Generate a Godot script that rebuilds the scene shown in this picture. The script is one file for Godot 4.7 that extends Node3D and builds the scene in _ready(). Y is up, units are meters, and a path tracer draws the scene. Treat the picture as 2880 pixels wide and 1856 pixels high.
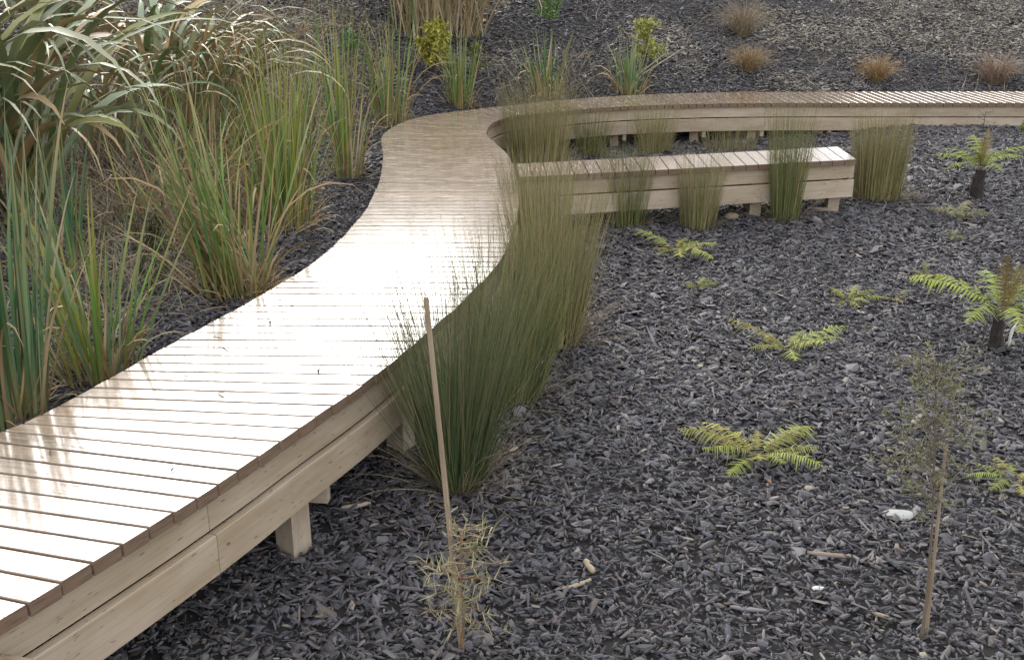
extends Node3D
# A curved timber boardwalk through a young wetland garden mulched with dark bark.

const DECK := 0.6          # height of the deck surface above the low ground
const BOARD := 0.048       # thickness of a deck board
const UPPER := 0.125       # height of the upper fascia plank
const LOWER := 0.155       # height of the lower fascia plank
const STATIONS := [[-2.9, -1.98, -1.85, -1.6], [-2.67, -2.38, -1.62, -2], [-2.45, -2.72, -1.4, -2.38], [-2.2, -3.12, -1.15, -2.86], [-1.98, -3.5, -0.96, -3.26], [-1.87, -3.7, -0.83, -3.57], [-1.73, -4.09, -0.63, -4.03], [-1.61, -4.47, -0.48, -4.45], [-1.37, -5.17, -0.26, -5.15], [-1.15, -6.02, -0.06, -6.01], [-1.06, -7, 0.03, -7], [-1.05, -7.5, 0.05, -7.52], [-1.08, -8.35, 0.04, -8.35], [-1.18, -9.4, -0.04, -9.43], [-1.31, -10.4, -0.24, -10.42], [-1.28, -11, -0.26, -10.81], [-1.14, -11.58, -0.24, -11.17], [-0.88, -12.04, -0.17, -11.5], [-0.45, -12.44, -0.02, -11.82], [0, -12.8, 0.25, -12.06], [0.4, -13.12, 0.6, -12.28], [0.84, -13.4, 1.03, -12.56], [1.3, -13.65, 1.47, -12.72], [1.82, -13.87, 1.92, -12.85], [2.55, -14.02, 2.6, -12.96], [3.4, -14.1, 3.43, -13.01], [4.9, -14.15, 4.9, -13.01], [6.4, -14.18, 6.4, -13.01], [8.6, -14.2, 8.6, -13]]   # left x, left z, right x, right z of lines across the deck

var rng := RandomNumberGenerator.new()
var used := {}
var mid: Array[Vector2] = []
var bumps := FastNoiseLite.new()
var patches := FastNoiseLite.new()
var mats := {}

# ---------------------------------------------------------------- mesh building
var V := PackedVector3Array()
var C := PackedColorArray()
var U := PackedVector2Array()
var I := PackedInt32Array()

func begin() -> void:
	V = PackedVector3Array(); C = PackedColorArray(); U = PackedVector2Array(); I = PackedInt32Array()

func finish(smooth := true) -> ArrayMesh:
	var a := []
	a.resize(Mesh.ARRAY_MAX)
	a[Mesh.ARRAY_VERTEX] = V
	if C.size() == V.size(): a[Mesh.ARRAY_COLOR] = C
	if U.size() == V.size(): a[Mesh.ARRAY_TEX_UV] = U
	a[Mesh.ARRAY_INDEX] = I
	var m := ArrayMesh.new()
	if smooth:
		var st := SurfaceTool.new()
		st.create_from_arrays(a)
		st.generate_normals()
		st.commit(m)
	else:
		m.add_surface_from_arrays(Mesh.PRIMITIVE_TRIANGLES, a)
	return m

func numbered(called: String) -> String:
	var n: int = used.get(called, -1) + 1
	used[called] = n
	return called if n == 0 else "%s_%03d" % [called, n]

func put(called: String, m: Mesh, material: Material, parent: Node = self) -> MeshInstance3D:
	var o := MeshInstance3D.new()
	o.mesh = m
	o.name = numbered(called) if parent == self else called
	if material: o.material_override = material
	parent.add_child(o, true)
	return o

func tag(o: Node, label: String, category := "", group := "", kind := "") -> void:
	if label: o.set_meta("label", label)
	if category: o.set_meta("category", category)
	if group: o.set_meta("group", group)
	if kind: o.set_meta("kind", kind)

func thing(called: String, at: Vector3, label: String, category: String, group := "") -> Node3D:
	var o := Node3D.new()
	o.name = numbered(called)
	add_child(o)
	o.position = at
	tag(o, label, category, group)
	return o

func rr(a: float, b: float) -> float:
	return rng.randf_range(a, b)

func tone(c: Color, spread: float) -> Color:
	var k := 1.0 + rr(-spread, spread)
	return Color(c.r * k * rr(0.94, 1.06), c.g * k * rr(0.96, 1.04), c.b * k * rr(0.92, 1.08))

func quad(a: int, b: int, c: int, d: int) -> void:
	I.append_array(PackedInt32Array([a, b, c, a, c, d]))

# a box between eight corners: p[0..3] the bottom ring, p[4..7] the top ring, each face with its own vertices
func block(p: Array, uvs := 1.0, upright := false) -> void:
	for f in [[0, 1, 2, 3], [7, 6, 5, 4], [4, 5, 1, 0], [5, 6, 2, 1], [6, 7, 3, 2], [7, 4, 0, 3]]:
		var n := V.size()
		var e: Vector3 = p[f[1]] - p[f[0]]
		var g: Vector3 = p[f[3]] - p[f[0]]
		for k in 4:
			V.append(p[f[k]])
		for q in [Vector2(0, 0), Vector2(e.length(), 0), Vector2(e.length(), g.length()), Vector2(0, g.length())]:
			U.append((Vector2(q.y / 1.6, q.x / 0.4) if upright else Vector2(q.x / 1.6, q.y / 0.4)) * uvs)
		quad(n, n + 1, n + 2, n + 3)

# a long thin leaf: grows from base towards azimuth az, leaning from the vertical, drooping further along its length
func leaf(base: Vector3, az: float, lean: float, length: float, width: float, droop: float, c0: Color, c1: Color, c2: Color, segs: int, fold: float, shape := 0, twist := 0.0, sway := 0.0) -> void:
	var first := V.size()
	var p := base
	var across := 3 if fold > 0.0 else 2
	for k in segs + 1:
		var t := float(k) / segs
		var a := az + sway * t
		var e := PI / 2 - lean - droop * t * t
		var dir := Vector3(cos(a) * cos(e), sin(e), sin(a) * cos(e))
		var side := Vector3(-sin(a), 0, cos(a)).rotated(dir, twist * (0.3 + t))
		var up := dir.cross(side)
		var w := width * 0.5
		if shape == 0: w *= minf(1.0, 0.75 + t) * (1.0 - t * t * t * 0.93)
		elif shape == 1: w *= (0.45 + 1.1 * t if t < 0.5 else 1.0) * (1.0 if t < 0.6 else maxf(0.04, 1.0 - pow((t - 0.6) / 0.4, 1.6)))
		else: w *= 1.0 - 0.75 * t
		var c := c0.lerp(c1, minf(1.0, t / 0.3)) if t < 0.3 else c1.lerp(c2, (t - 0.3) / 0.7)
		V.append(p - side * w); C.append(c)
		if across == 3:
			V.append(p + up * (w * fold)); C.append(c)
		V.append(p + side * w); C.append(c)
		p += dir * (length / segs)
	for k in segs:
		var n := first + k * across
		for j in across - 1:
			quad(n + j, n + j + 1, n + across + j + 1, n + across + j)

# a round stick along points with radii
func tube(points: Array, radii: Array, sides: int, c := Color(1, 1, 1), caps := true) -> void:
	var first := V.size()
	for k in points.size():
		var d: Vector3 = (points[min(k + 1, points.size() - 1)] - points[max(k - 1, 0)]).normalized()
		var x := d.cross(Vector3(0.31, 0.2, 0.93)).normalized()
		var y := d.cross(x)
		for j in sides:
			var a := TAU * j / sides
			V.append(points[k] + (x * cos(a) + y * sin(a)) * radii[k])
			C.append(c)
	for k in points.size() - 1:
		for j in sides:
			var n := first + k * sides
			quad(n + j, n + (j + 1) % sides, n + sides + (j + 1) % sides, n + sides + j)
	if caps:
		for e in [0, points.size() - 1]:
			var n: int = V.size()
			V.append(points[e]); C.append(c)
			for j in sides:
				I.append_array(PackedInt32Array([n, first + e * sides + j, first + e * sides + (j + 1) % sides]))

# ---------------------------------------------------------------- the lie of the land
func ss(a: float, b: float, x: float) -> float:
	var t := clampf((x - a) / (b - a), 0.0, 1.0)
	return t * t * (3.0 - 2.0 * t)

# distance from the middle line of the boardwalk, positive on its outer (left, back) side
func off_walk(x: float, z: float) -> float:
	var best := 1e9
	var side := 1.0
	for k in mid.size() - 1:
		var a := mid[k]
		var dx := mid[k + 1].x - a.x
		var dz := mid[k + 1].y - a.y
		var t := clampf(((x - a.x) * dx + (z - a.y) * dz) / (dx * dx + dz * dz), 0.0, 1.0)
		var ex := x - a.x - dx * t
		var ez := z - a.y - dz * t
		var q := ex * ex + ez * ez
		if q < best - 1e-9:
			best = q
			side = 1.0 if dx * ez - dz * ex < 0.0 else -1.0
	return side * sqrt(best)

func ground_raw(x: float, z: float) -> float:
	var d := -z
	var s := off_walk(x, z)
	var low := 0.1 * ss(6, 9, d) + 0.2 * ss(2.6, 5.2, x) * ss(9, 12.6, d)
	var k := 0.10 + (0.26 - 0.06 * ss(1, 5, x)) * ss(7, 12.5, d)
	var bank := 0.30 + k * maxf(0.0, s - 0.9)
	var cap := 16.0 - 13.4 * ss(0, 6, x)
	if bank > 0.5 * cap:
		bank = 0.5 * cap + 0.5 * cap * (1.0 - exp(-(bank - 0.5 * cap) / (0.5 * cap)))
	var h := lerpf(low, bank, ss(-0.45, 0.45, s))
	return h + bumps.get_noise_2d(x, z) * (0.035 + 0.05 * ss(12, 20, d))

const GX := -14.0
const GZ := -24.0
const GS := 0.1
const GW := 281
const GH := 251
var grid := PackedFloat32Array()
var grid_s := PackedFloat32Array()

func fill_grid() -> void:
	grid.resize(GW * GH); grid_s.resize(GW * GH)
	for j in GH:
		for i in GW:
			grid[j * GW + i] = ground_raw(GX + i * GS, GZ + j * GS)
			grid_s[j * GW + i] = off_walk(GX + i * GS, GZ + j * GS)

func sample(g: PackedFloat32Array, x: float, z: float) -> float:
	var u := clampf((x - GX) / GS, 0, GW - 1.001)
	var v := clampf((z - GZ) / GS, 0, GH - 1.001)
	var i := int(u); var j := int(v)
	var fu := u - i; var fv := v - j
	var n := j * GW + i
	return lerpf(lerpf(g[n], g[n + 1], fu), lerpf(g[n + GW], g[n + GW + 1], fu), fv)

func ground(x: float, z: float) -> float:
	return sample(grid, x, z)

func on(p: Vector2, sink := 0.0) -> Vector3:
	return Vector3(p.x, ground(p.x, p.y) - sink, p.y)

# ---------------------------------------------------------------- materials
func noise_image(w: int, h: int, f: Callable) -> ImageTexture:
	var im := Image.create(w, h, false, Image.FORMAT_RGB8)
	for y in h:
		for x in w:
			im.set_pixel(x, y, f.call(x, y))
	im.generate_mipmaps()
	return ImageTexture.create_from_image(im)

func wood(called: String, c: Color, rough: float, grain: Texture2D, rough_map: Texture2D, coat := 0.0) -> StandardMaterial3D:
	var m := StandardMaterial3D.new()
	m.resource_name = called
	m.albedo_color = c.linear_to_srgb()
	m.albedo_texture = grain
	m.roughness = rough
	if rough_map:
		m.roughness_texture = rough_map
	m.heightmap_enabled = false
	if coat > 0.0:
		m.clearcoat_enabled = true
		m.clearcoat = coat
		m.clearcoat_roughness = 0.07
		m.metallic_specular = 0.55
	return m

func plain(called: String, c: Color, rough: float, use_vertex := false) -> StandardMaterial3D:
	var m := StandardMaterial3D.new()
	m.resource_name = called
	m.albedo_color = Color(1, 1, 1) if use_vertex else c.linear_to_srgb()
	m.vertex_color_use_as_albedo = use_vertex
	m.roughness = rough
	return m

func make_materials() -> void:
	var n := FastNoiseLite.new()
	n.seed = 11; n.frequency = 0.02
	n.noise_type = FastNoiseLite.TYPE_SIMPLEX
	n.fractal_octaves = 4
	var n2 := FastNoiseLite.new()
	n2.seed = 5; n2.frequency = 0.011
	n2.noise_type = FastNoiseLite.TYPE_SIMPLEX
	n2.fractal_octaves = 3
	# grain runs along u; the picture repeats every 1.6 m along and 0.4 m across
	var grain := noise_image(512, 512, func(x, y):
		var a := n.get_noise_3d(x * 0.22, y * 2.6, 0.0)
		var b := n.get_noise_3d(x * 0.9, y * 9.0, 40.0)
		var blot := n2.get_noise_2d(x * 1.0, y * 1.6)
		var k := clampf(0.90 + a * 0.10 + b * 0.09 + minf(0.0, blot - 0.05) * 0.16, 0.3, 1.0)
		return Color(k, k * (0.985 + blot * 0.02), k * (0.965 + blot * 0.04)))
	# where the film of water has dried off: patches drawn out along the boards
	var dry := noise_image(512, 512, func(x, y):
		var a := n2.get_noise_3d(x * 0.8, y * 3.0, 80.0)
		var b := n.get_noise_3d(x * 1.3, y * 5.0, 10.0)
		var p := clampf((a + b * 0.45 - 0.37) * 5.0, 0.0, 1.0)
		var r := clampf(0.15 + b * 0.05 + p * 0.5, 0.07, 1.0)
		return Color(r, r, r))
	# planed timber: faint fine grain
	var fine := noise_image(1024, 256, func(x, y):
		var a := n.get_noise_3d(x * 0.12, y * 3.2, 20.0)
		var b := n.get_noise_3d(x * 0.5, y * 10.0, 60.0)
		var blot := n2.get_noise_2d(x * 0.5 + 300.0, y * 0.9)
		var knot := smoothstep(0.70, 0.80, n2.get_noise_2d(x * 1.7 + 900.0, y * 5.0))
		var k := clampf(0.93 + a * 0.05 + b * 0.05 + blot * 0.06 - knot * 0.35, 0.3, 1.0)
		return Color(k, k * (0.99 + blot * 0.015), k * (0.975 + blot * 0.05)))
	mats.boards = []
	for c in [Color(0.30, 0.215, 0.145), Color(0.33, 0.24, 0.165), Color(0.27, 0.20, 0.14), Color(0.36, 0.27, 0.19), Color(0.315, 0.235, 0.17), Color(0.285, 0.195, 0.12)]:
		mats.boards.append(wood("weathered pine deck board", c, 1.0, grain, dry, 0.5))
	mats.ends = wood("damp end grain", Color(0.21, 0.14, 0.09), 0.75, grain, null)
	mats.fascia = []
	for c in [Color(0.45, 0.355, 0.25), Color(0.48, 0.39, 0.285), Color(0.42, 0.335, 0.235)]:
		mats.fascia.append(wood("pale pine fascia", c, 0.65, fine, null))
	mats.post = wood("pine post", Color(0.42, 0.345, 0.255), 0.8, fine, null)
	mats.stake = wood("split stake", Color(0.40, 0.31, 0.21), 0.8, grain, null)
	mats.leaf = plain("leaf", Color.WHITE, 0.6, true)
	mats.leaf.metallic_specular = 0.35
	mats.flax = plain("flax leaf", Color.WHITE, 0.45, true)
	mats.flax.backlight_enabled = true
	mats.flax.backlight = Color(0.3, 0.3, 0.25)
	mats.leaf.backlight_enabled = true
	mats.leaf.backlight = Color(0.35, 0.35, 0.3)
	mats.stem = plain("rush stem", Color.WHITE, 0.65, true)
	mats.stem.metallic_specular = 0.35
	mats.bark = plain("bark chip", Color.WHITE, 0.58, true)
	mats.twig = plain("twig", Color.WHITE, 0.85, true)
	mats.soil = plain("dark damp soil", Color(0.016, 0.014, 0.013), 0.95)
	mats.rag = plain("white plastic", Color(0.78, 0.78, 0.76), 0.5)
	mats.stone = plain("pale stone", Color(0.42, 0.41, 0.38), 0.8)

# ---------------------------------------------------------------- boardwalk
func catmull(a: Vector2, b: Vector2, c: Vector2, d: Vector2, t: float) -> Vector2:
	return b.cubic_interpolate(c, a, d, t)

func edge(k: int, right: bool) -> Vector2:
	var s: Array = STATIONS[clampi(k, 0, STATIONS.size() - 1)]
	return Vector2(s[2], s[3]) if right else Vector2(s[0], s[1])

func at_edge(t: float, right: bool) -> Vector2:
	var k := clampi(int(t), 0, STATIONS.size() - 2)
	return catmull(edge(k - 1, right), edge(k, right), edge(k + 1, right), edge(k + 2, right), t - k)

func v3(p: Vector2, y: float) -> Vector3:
	return Vector3(p.x, y, p.y)

# one board: l0, r0 on its near long side, l1, r1 on its far long side
func deck_board(l0: Vector2, r0: Vector2, l1: Vector2, r1: Vector2, parent: Node) -> void:
	begin()
	var top := DECK + rr(-0.0012, 0.0012)
	var low := DECK - BOARD
	var ch := 0.003
	var along := (r0 - l0).length()
	var shift := Vector2(rr(0.02, 0.26), rr(0.02, 0.45))
	var wide := (l0 - l1).length()
	var in0 := (l1 - l0).normalized() * ch
	var in1 := (r1 - r0).normalized() * ch
	# cross-section rings at the left and the right end, running from the near bottom over the top to the far bottom
	var ring_l := [v3(l0, low), v3(l0, top - ch), v3(l0 + in0, top), v3(l1 - in0, top), v3(l1, top - ch), v3(l1, low)]
	var ring_r := [v3(r0, low), v3(r0, top - ch), v3(r0 + in1, top), v3(r1 - in1, top), v3(r1, top - ch), v3(r1, low)]
	var across := [0.0, BOARD, BOARD + ch, BOARD + wide - ch, BOARD + wide, wide + BOARD * 2]
	for f in 6:
		var g := (f + 1) % 6
		var n := V.size()
		V.append_array(PackedVector3Array([ring_l[f], ring_r[f], ring_r[g], ring_l[g]]))
		for q in [[0.0, across[f]], [along, across[f]], [along, across[g]], [0.0, across[g]]]:
			U.append(Vector2(q[0] / 1.6, q[1] / 0.4) + shift)
		quad(n, n + 1, n + 2, n + 3)
	var m := finish(false)
	begin()
	for ring in [ring_l, ring_r]:
		var n := V.size()
		for p in ring:
			V.append(p)
			U.append(Vector2(Vector2(p.x - ring[0].x, p.z - ring[0].z).length() / 0.9, (p.y - low) / 0.16) + shift)
		I.append_array(PackedInt32Array([n, n + 1, n + 5, n + 1, n + 4, n + 5, n + 1, n + 2, n + 3, n + 1, n + 3, n + 4]))
	var a := []
	a.resize(Mesh.ARRAY_MAX)
	a[Mesh.ARRAY_VERTEX] = V; a[Mesh.ARRAY_TEX_UV] = U; a[Mesh.ARRAY_INDEX] = I
	m.add_surface_from_arrays(Mesh.PRIMITIVE_TRIANGLES, a)
	m.surface_set_material(0, mats.boards[rng.randi() % mats.boards.size()])
	m.surface_set_material(1, mats.ends)
	put("deck_board", m, null, parent)

# a plank bent along a line of points, its outer face there, its thickness on the side of `inward`
func bent_plank(points: Array, inward: Array, y0: float, y1: float, thick: float, called: String, material: Material, parent: Node) -> void:
	begin()
	var shift := Vector2(rr(0.02, 0.2), rr(0.02, 0.4))
	var ch := 0.004
	var run := 0.0
	var prof := [[thick, y0], [0.0, y0], [0.0, y1 - ch], [ch, y1], [thick, y1]]
	var lens := [0.0, thick, thick + y1 - y0, thick + y1 - y0 + ch, thick * 2 + y1 - y0]
	for f in 4:
		run = 0.0
		var first := V.size()
		for k in points.size():
			if k > 0: run += (points[k] - points[k - 1]).length()
			for e in [f, f + 1]:
				var q: Vector2 = points[k] + inward[k] * prof[e][0]
				V.append(v3(q, prof[e][1]))
				U.append(Vector2(run / 3.2, lens[e] / 0.4) + shift)
		for k in points.size() - 1:
			var n := first + k * 2
			quad(n, n + 2, n + 3, n + 1)
	for k in [0, points.size() - 1]:
		var n := V.size()
		for e in 5:
			V.append(v3(points[k] + inward[k] * prof[e][0], prof[e][1]))
			U.append(Vector2(prof[e][0], prof[e][1]) + shift)
		I.append_array(PackedInt32Array([n, n + 1, n + 2, n, n + 2, n + 4, n + 2, n + 3, n + 4]))
	put(called, finish(false), material, parent)

func fascia(points: Array, inward: Array, parent: Node, piece := 14) -> void:
	var k := 0
	while k < points.size() - 1:
		var e := mini(k + piece, points.size() - 1)
		if points.size() - 1 - e < 5: e = points.size() - 1
		var p := points.slice(k, e + 1)
		var w := inward.slice(k, e + 1)
		var up := []
		var lo := []
		for j in p.size():
			up.append(p[j] + w[j] * 0.030)
			lo.append(p[j] + w[j] * 0.006)
		if e < points.size() - 1:
			up[-1] += (up[-2] - up[-1]).normalized() * 0.003
			lo[-1] += (lo[-2] - lo[-1]).normalized() * 0.003
		var y := DECK - BOARD
		bent_plank(up, w, y - UPPER, y - 0.001, 0.045, "upper_fascia_plank", mats.fascia[rng.randi() % 3], parent)
		bent_plank(lo, w, y - UPPER - 0.013 - LOWER, y - UPPER - 0.013, 0.034, "lower_fascia_plank", mats.fascia[rng.randi() % 3], parent)
		k = e

func post(at: Vector2, dir: Vector2, parent: Node) -> void:
	begin()
	var x := dir.normalized() * 0.05
	var y := Vector2(-x.y, x.x)
	var low := ground(at.x, at.y) - 0.2
	var top := DECK - BOARD - UPPER - 0.01
	var ring := []
	for h in [low, top]:
		for c in [-x - y, x - y, x + y, -x + y]:
			ring.append(v3(at + c, h))
	block(ring, 1.0, true)
	put("post", finish(false), mats.post, parent)

func bearer(a: Vector2, b: Vector2, parent: Node) -> void:
	begin()
	var s := (b - a).normalized()
	var n := Vector2(-s.y, s.x) * 0.0225
	var ring := []
	var top := DECK - BOARD - UPPER - LOWER - 0.015
	for h in [top - 0.075, top]:
		for c in [a - n, b - n, b + n, a + n]:
			ring.append(v3(c, h))
	block(ring, 1.2)
	put("bearer", finish(false), mats.post, parent)

func build_boardwalk() -> void:
	var w := thing("boardwalk", Vector3.ZERO, "long curved pale timber boardwalk winding from lower left to the far right", "boardwalk")
	# walk along the deck and cut it into boards of nearly the same width
	var ts := [0.0]
	var t := 0.0
	var last := (at_edge(0, false) + at_edge(0, true)) * 0.5
	var last_r := at_edge(0, true)
	var last_l := at_edge(0, false)
	while t < STATIONS.size() - 1.0:
		t += 0.004
		var p := (at_edge(t, false) + at_edge(t, true)) * 0.5
		if (p - last).length() >= 0.106:
			ts.append(t); last = p
	for k in ts.size() - 1:
		var l0 := at_edge(ts[k], false); var r0 := at_edge(ts[k], true)
		var l1 := at_edge(ts[k + 1], false); var r1 := at_edge(ts[k + 1], true)
		var gl := (l1 - l0).normalized() * 0.005
		var gr := (r1 - r0).normalized() * 0.005
		var ext := (r0 - l0).normalized()
		var el := rr(-0.003, 0.003); var er := rr(-0.004, 0.004)
		deck_board(l0 + gl + ext * el, r0 + gr + ext * er, l1 - gl + ext * el, r1 - gr + ext * er, w)
	for right in [true, false]:
		var pts := []
		var inw := []
		var step := 0.0
		var prev := at_edge(0, right)
		var tt := 0.0
		while tt <= STATIONS.size() - 1.0:
			var p := at_edge(tt, right)
			if tt == 0.0 or (p - prev).length() > 0.12:
				pts.append(p)
				inw.append((at_edge(tt, not right) - p).normalized())
				prev = p
			tt += 0.02
		fascia(pts, inw, w)
	# posts in pairs with a bearer on each pair
	for pt in [1.2, 5.27, 7.25, 8.7, 9.9, 11.6, 13.1, 14.6, 17.0, 19.6, 21.6, 23.6, 24.6, 25.35, 26.3, 27.3]:
		var l := at_edge(pt, false); var r := at_edge(pt, true)
		var d := (r - l).normalized()
		var ahead := (at_edge(pt + 0.05, true) - at_edge(pt, true)).normalized()
		post(r - d * 0.12, d.rotated(0.5), w)
		post(l + d * 0.125, d.rotated(0.5), w)
		bearer(l + d * 0.04 + ahead * 0.10, r - d * 0.02 + ahead * 0.10, w)

func build_spur() -> void:
	var w := thing("side_deck", Vector3.ZERO, "short narrow timber deck branching right from the boardwalk and ending among rushes", "deck")
	var b0 := Vector2(0.034, -8.975); var f0 := Vector2(0.056, -8.40)
	var b1 := Vector2(3.12, -9.86); var f1 := Vector2(3.09, -9.20)
	var n := 26
	for k in n:
		var t0 := float(k) / n + 0.001
		var t1 := float(k + 1) / n - 0.001
		# seen along the spur a board's left end is the back one
		deck_board(b0.lerp(b1, t0), f0.lerp(f1, t0), b0.lerp(b1, t1), f0.lerp(f1, t1), w)
	var inb := (f0 - b0).normalized()
	var front := []; var back := []; var inf := []; var inbk := []
	for k in 13:
		front.append(f0.lerp(f1, k / 12.0)); inf.append(-inb)
		back.append(b0.lerp(b1, k / 12.0)); inbk.append(inb)
	fascia(front, inf, w, 24)
	fascia(back, inbk, w, 24)
	var tip := (f1 - f0).normalized()
	fascia([b1 + inb * 0.07, f1 - inb * 0.07], [-tip, -tip], w)
	for t in [0.28, 0.70, 0.95]:
		var f := f0.lerp(f1, t); var b := b0.lerp(b1, t)
		post(f - inb * 0.12, inb, w)
		post(b + inb * 0.12, inb, w)

func build_landing() -> void:
	begin()
	var y := 0.50
	var ring := []
	var pts := [Vector2(-1.40, -2.365), Vector2(-1.30, -2.338), Vector2(-1.27, -2.08), Vector2(-1.555, -2.08)]
	for h in [y - 0.05, y]:
		for p in pts:
			ring.append(v3(p, h))
	block(ring, 0.8)
	var o := put("landing_plank", finish(false), mats.boards[3])
	tag(o, "pale plank end just below the boardwalk edge in the lower left corner", "plank")

# ---------------------------------------------------------------- ground
func build_ground() -> void:
	begin()
	var xs := []
	var zs := []
	for i in 181:
		var u := (i - 90) / 90.0
		xs.append(10.0 * u + 70.0 * pow(u, 5))
	for j in 181:
		var v := j / 180.0
		zs.append(6.0 - 26.0 * v - 55.0 * pow(v, 6))
	for z in zs:
		for x in xs:
			V.append(Vector3(x, ground_raw(x, z), z))
	for j in 180:
		for i in 180:
			var n := j * 181 + i
			quad(n, n + 1, n + 182, n + 181)
	var o := put("ground", finish(), mats.soil)
	tag(o, "", "", "", "structure")

func chip_mesh(kind: int) -> ArrayMesh:
	# a splinter of bark: pointed or broken ends, arched along its length
	begin()
	var segs := 4
	var prof: Array = [[0.15, 0.7, 1.0, 0.75, 0.2], [0.55, 1.0, 0.85, 0.95, 0.4], [0.05, 0.5, 0.9, 1.0, 0.6], [0.6, 0.85, 1.0, 0.8, 0.7]][kind]
	var bend: Array = [[0.0, 0.25, 0.35, 0.25, 0.0], [0.1, 0.0, 0.05, 0.0, 0.2], [0.4, 0.1, 0.0, 0.1, 0.3], [0.0, 0.1, 0.12, 0.1, 0.0]][kind]
	var shift: Array = [[0.1, -0.1, 0.0, 0.2, -0.1], [0.0, 0.25, 0.0, -0.15, 0.1], [0.3, 0.1, -0.1, 0.0, 0.2], [-0.1, 0.1, 0.0, 0.1, 0.0]][kind]
	for k in segs + 1:
		var x := (k / float(segs) - 0.5)
		var w: float = prof[k] * 0.5
		var y: float = bend[k] * 0.35
		var s: float = shift[k] * 0.5
		V.append(Vector3(x, y - 0.25, s - w)); V.append(Vector3(x, y + 0.35 * prof[k], s - w * 0.45)); V.append(Vector3(x, y + 0.42 * prof[k], s + w * 0.35)); V.append(Vector3(x, y - 0.25, s + w))
	for k in segs:
		var n := k * 4
		for j in 3:
			quad(n + j, n + j + 1, n + 5 + j, n + 4 + j)
	quad(0, 1, 2, 3)
	quad(segs * 4, segs * 4 + 3, segs * 4 + 2, segs * 4 + 1)
	return finish(false)

func build_mulch() -> void:
	var root := Node3D.new()
	root.name = "bark_mulch"
	add_child(root)
	tag(root, "dark grey and brown bark chip mulch covering the ground", "mulch", "", "stuff")
	var where := [[], [], [], []]
	var colors := [[], [], [], []]
	# [nearest, farthest distance, chips for each square metre, size]
	for band in [[1.6, 4.6, 4200.0, 0.78], [4.6, 8.0, 3300.0, 0.85], [8.0, 13.0, 1800.0, 1.0], [13.0, 21.5, 1250.0, 1.0]]:
		var area := 0.0
		var z0: float = band[0]
		var z1: float = band[1]
		var wa := z0 * 0.58 + 1.0
		var wb := z1 * 0.58 + 1.0
		area = (wa + wb) * (z1 - z0)
		var count := int(area * band[2])
		for c in count:
			var d := rr(z0, z1)
			var x := rr(-1.0, 1.0) * (d * 0.58 + 1.0)
			var s := sample(grid_s, x, -d)
			if absf(s) < 0.12: continue
			var pn := patches.get_noise_2d(x, -d)
			var y := ground(x, -d)
			var length: float = rr(0.018, 0.062) * band[3] * (1.12 + 0.45 * pn)
			if rng.randf() < 0.12: length *= rr(1.4, 2.1)
			var width: float = length * rr(0.18, 0.45)
			if rng.randf() < 0.12: width = length * rr(0.6, 0.9)
			if rng.randf() < 0.09:
				length *= rr(1.4, 2.2); width = length * rr(0.06, 0.12)
			var thick: float = rr(0.007, 0.018) * band[3]
			var b := Basis.from_euler(Vector3(rr(-0.6, 0.6), rr(0, TAU), rr(-0.45, 0.45)))
			if rng.randf() < 0.12: b = Basis.from_euler(Vector3(rr(-1.2, 1.2), rr(0, TAU), rr(-0.8, 0.8)))
			var tr := Transform3D(b * Basis.from_scale(Vector3(length, thick, width)), Vector3(x, y + rr(-0.012, 0.032), -d))
			var k := rng.randi() % 4
			where[k].append(tr)
			var col := Color(0.078, 0.069, 0.071)
			var p := rng.randf()
			if p < 0.02: col = Color(0.22, 0.185, 0.15)
			elif p < 0.12: col = Color(0.10, 0.082, 0.070)
			elif p < 0.35: col = Color(0.064, 0.061, 0.069)
			# dry straw-coloured litter lies among the bark high on the right of the bank
			var straw := ss(0.0, 0.35, pn + 0.55 * ss(14.0, 18.0, d) * ss(1.5, 6.0, x) - 0.12)
			if d > 12.0 and s > 0.6 and rng.randf() < straw * 0.75: col = Color(0.20, 0.172, 0.135)
			colors[k].append(tone(col, 0.6))
	for k in 4:
		var mm := MultiMesh.new()
		mm.transform_format = MultiMesh.TRANSFORM_3D
		mm.use_colors = true
		mm.mesh = chip_mesh(k)
		mm.instance_count = where[k].size()
		for i in where[k].size():
			mm.set_instance_transform(i, where[k][i])
			mm.set_instance_color(i, colors[k][i])
		var o := MultiMeshInstance3D.new()
		o.name = "bark_chips"
		o.multimesh = mm
		o.material_override = mats.bark
		o.set_meta("kind", "stuff")
		root.add_child(o, true)

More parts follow.
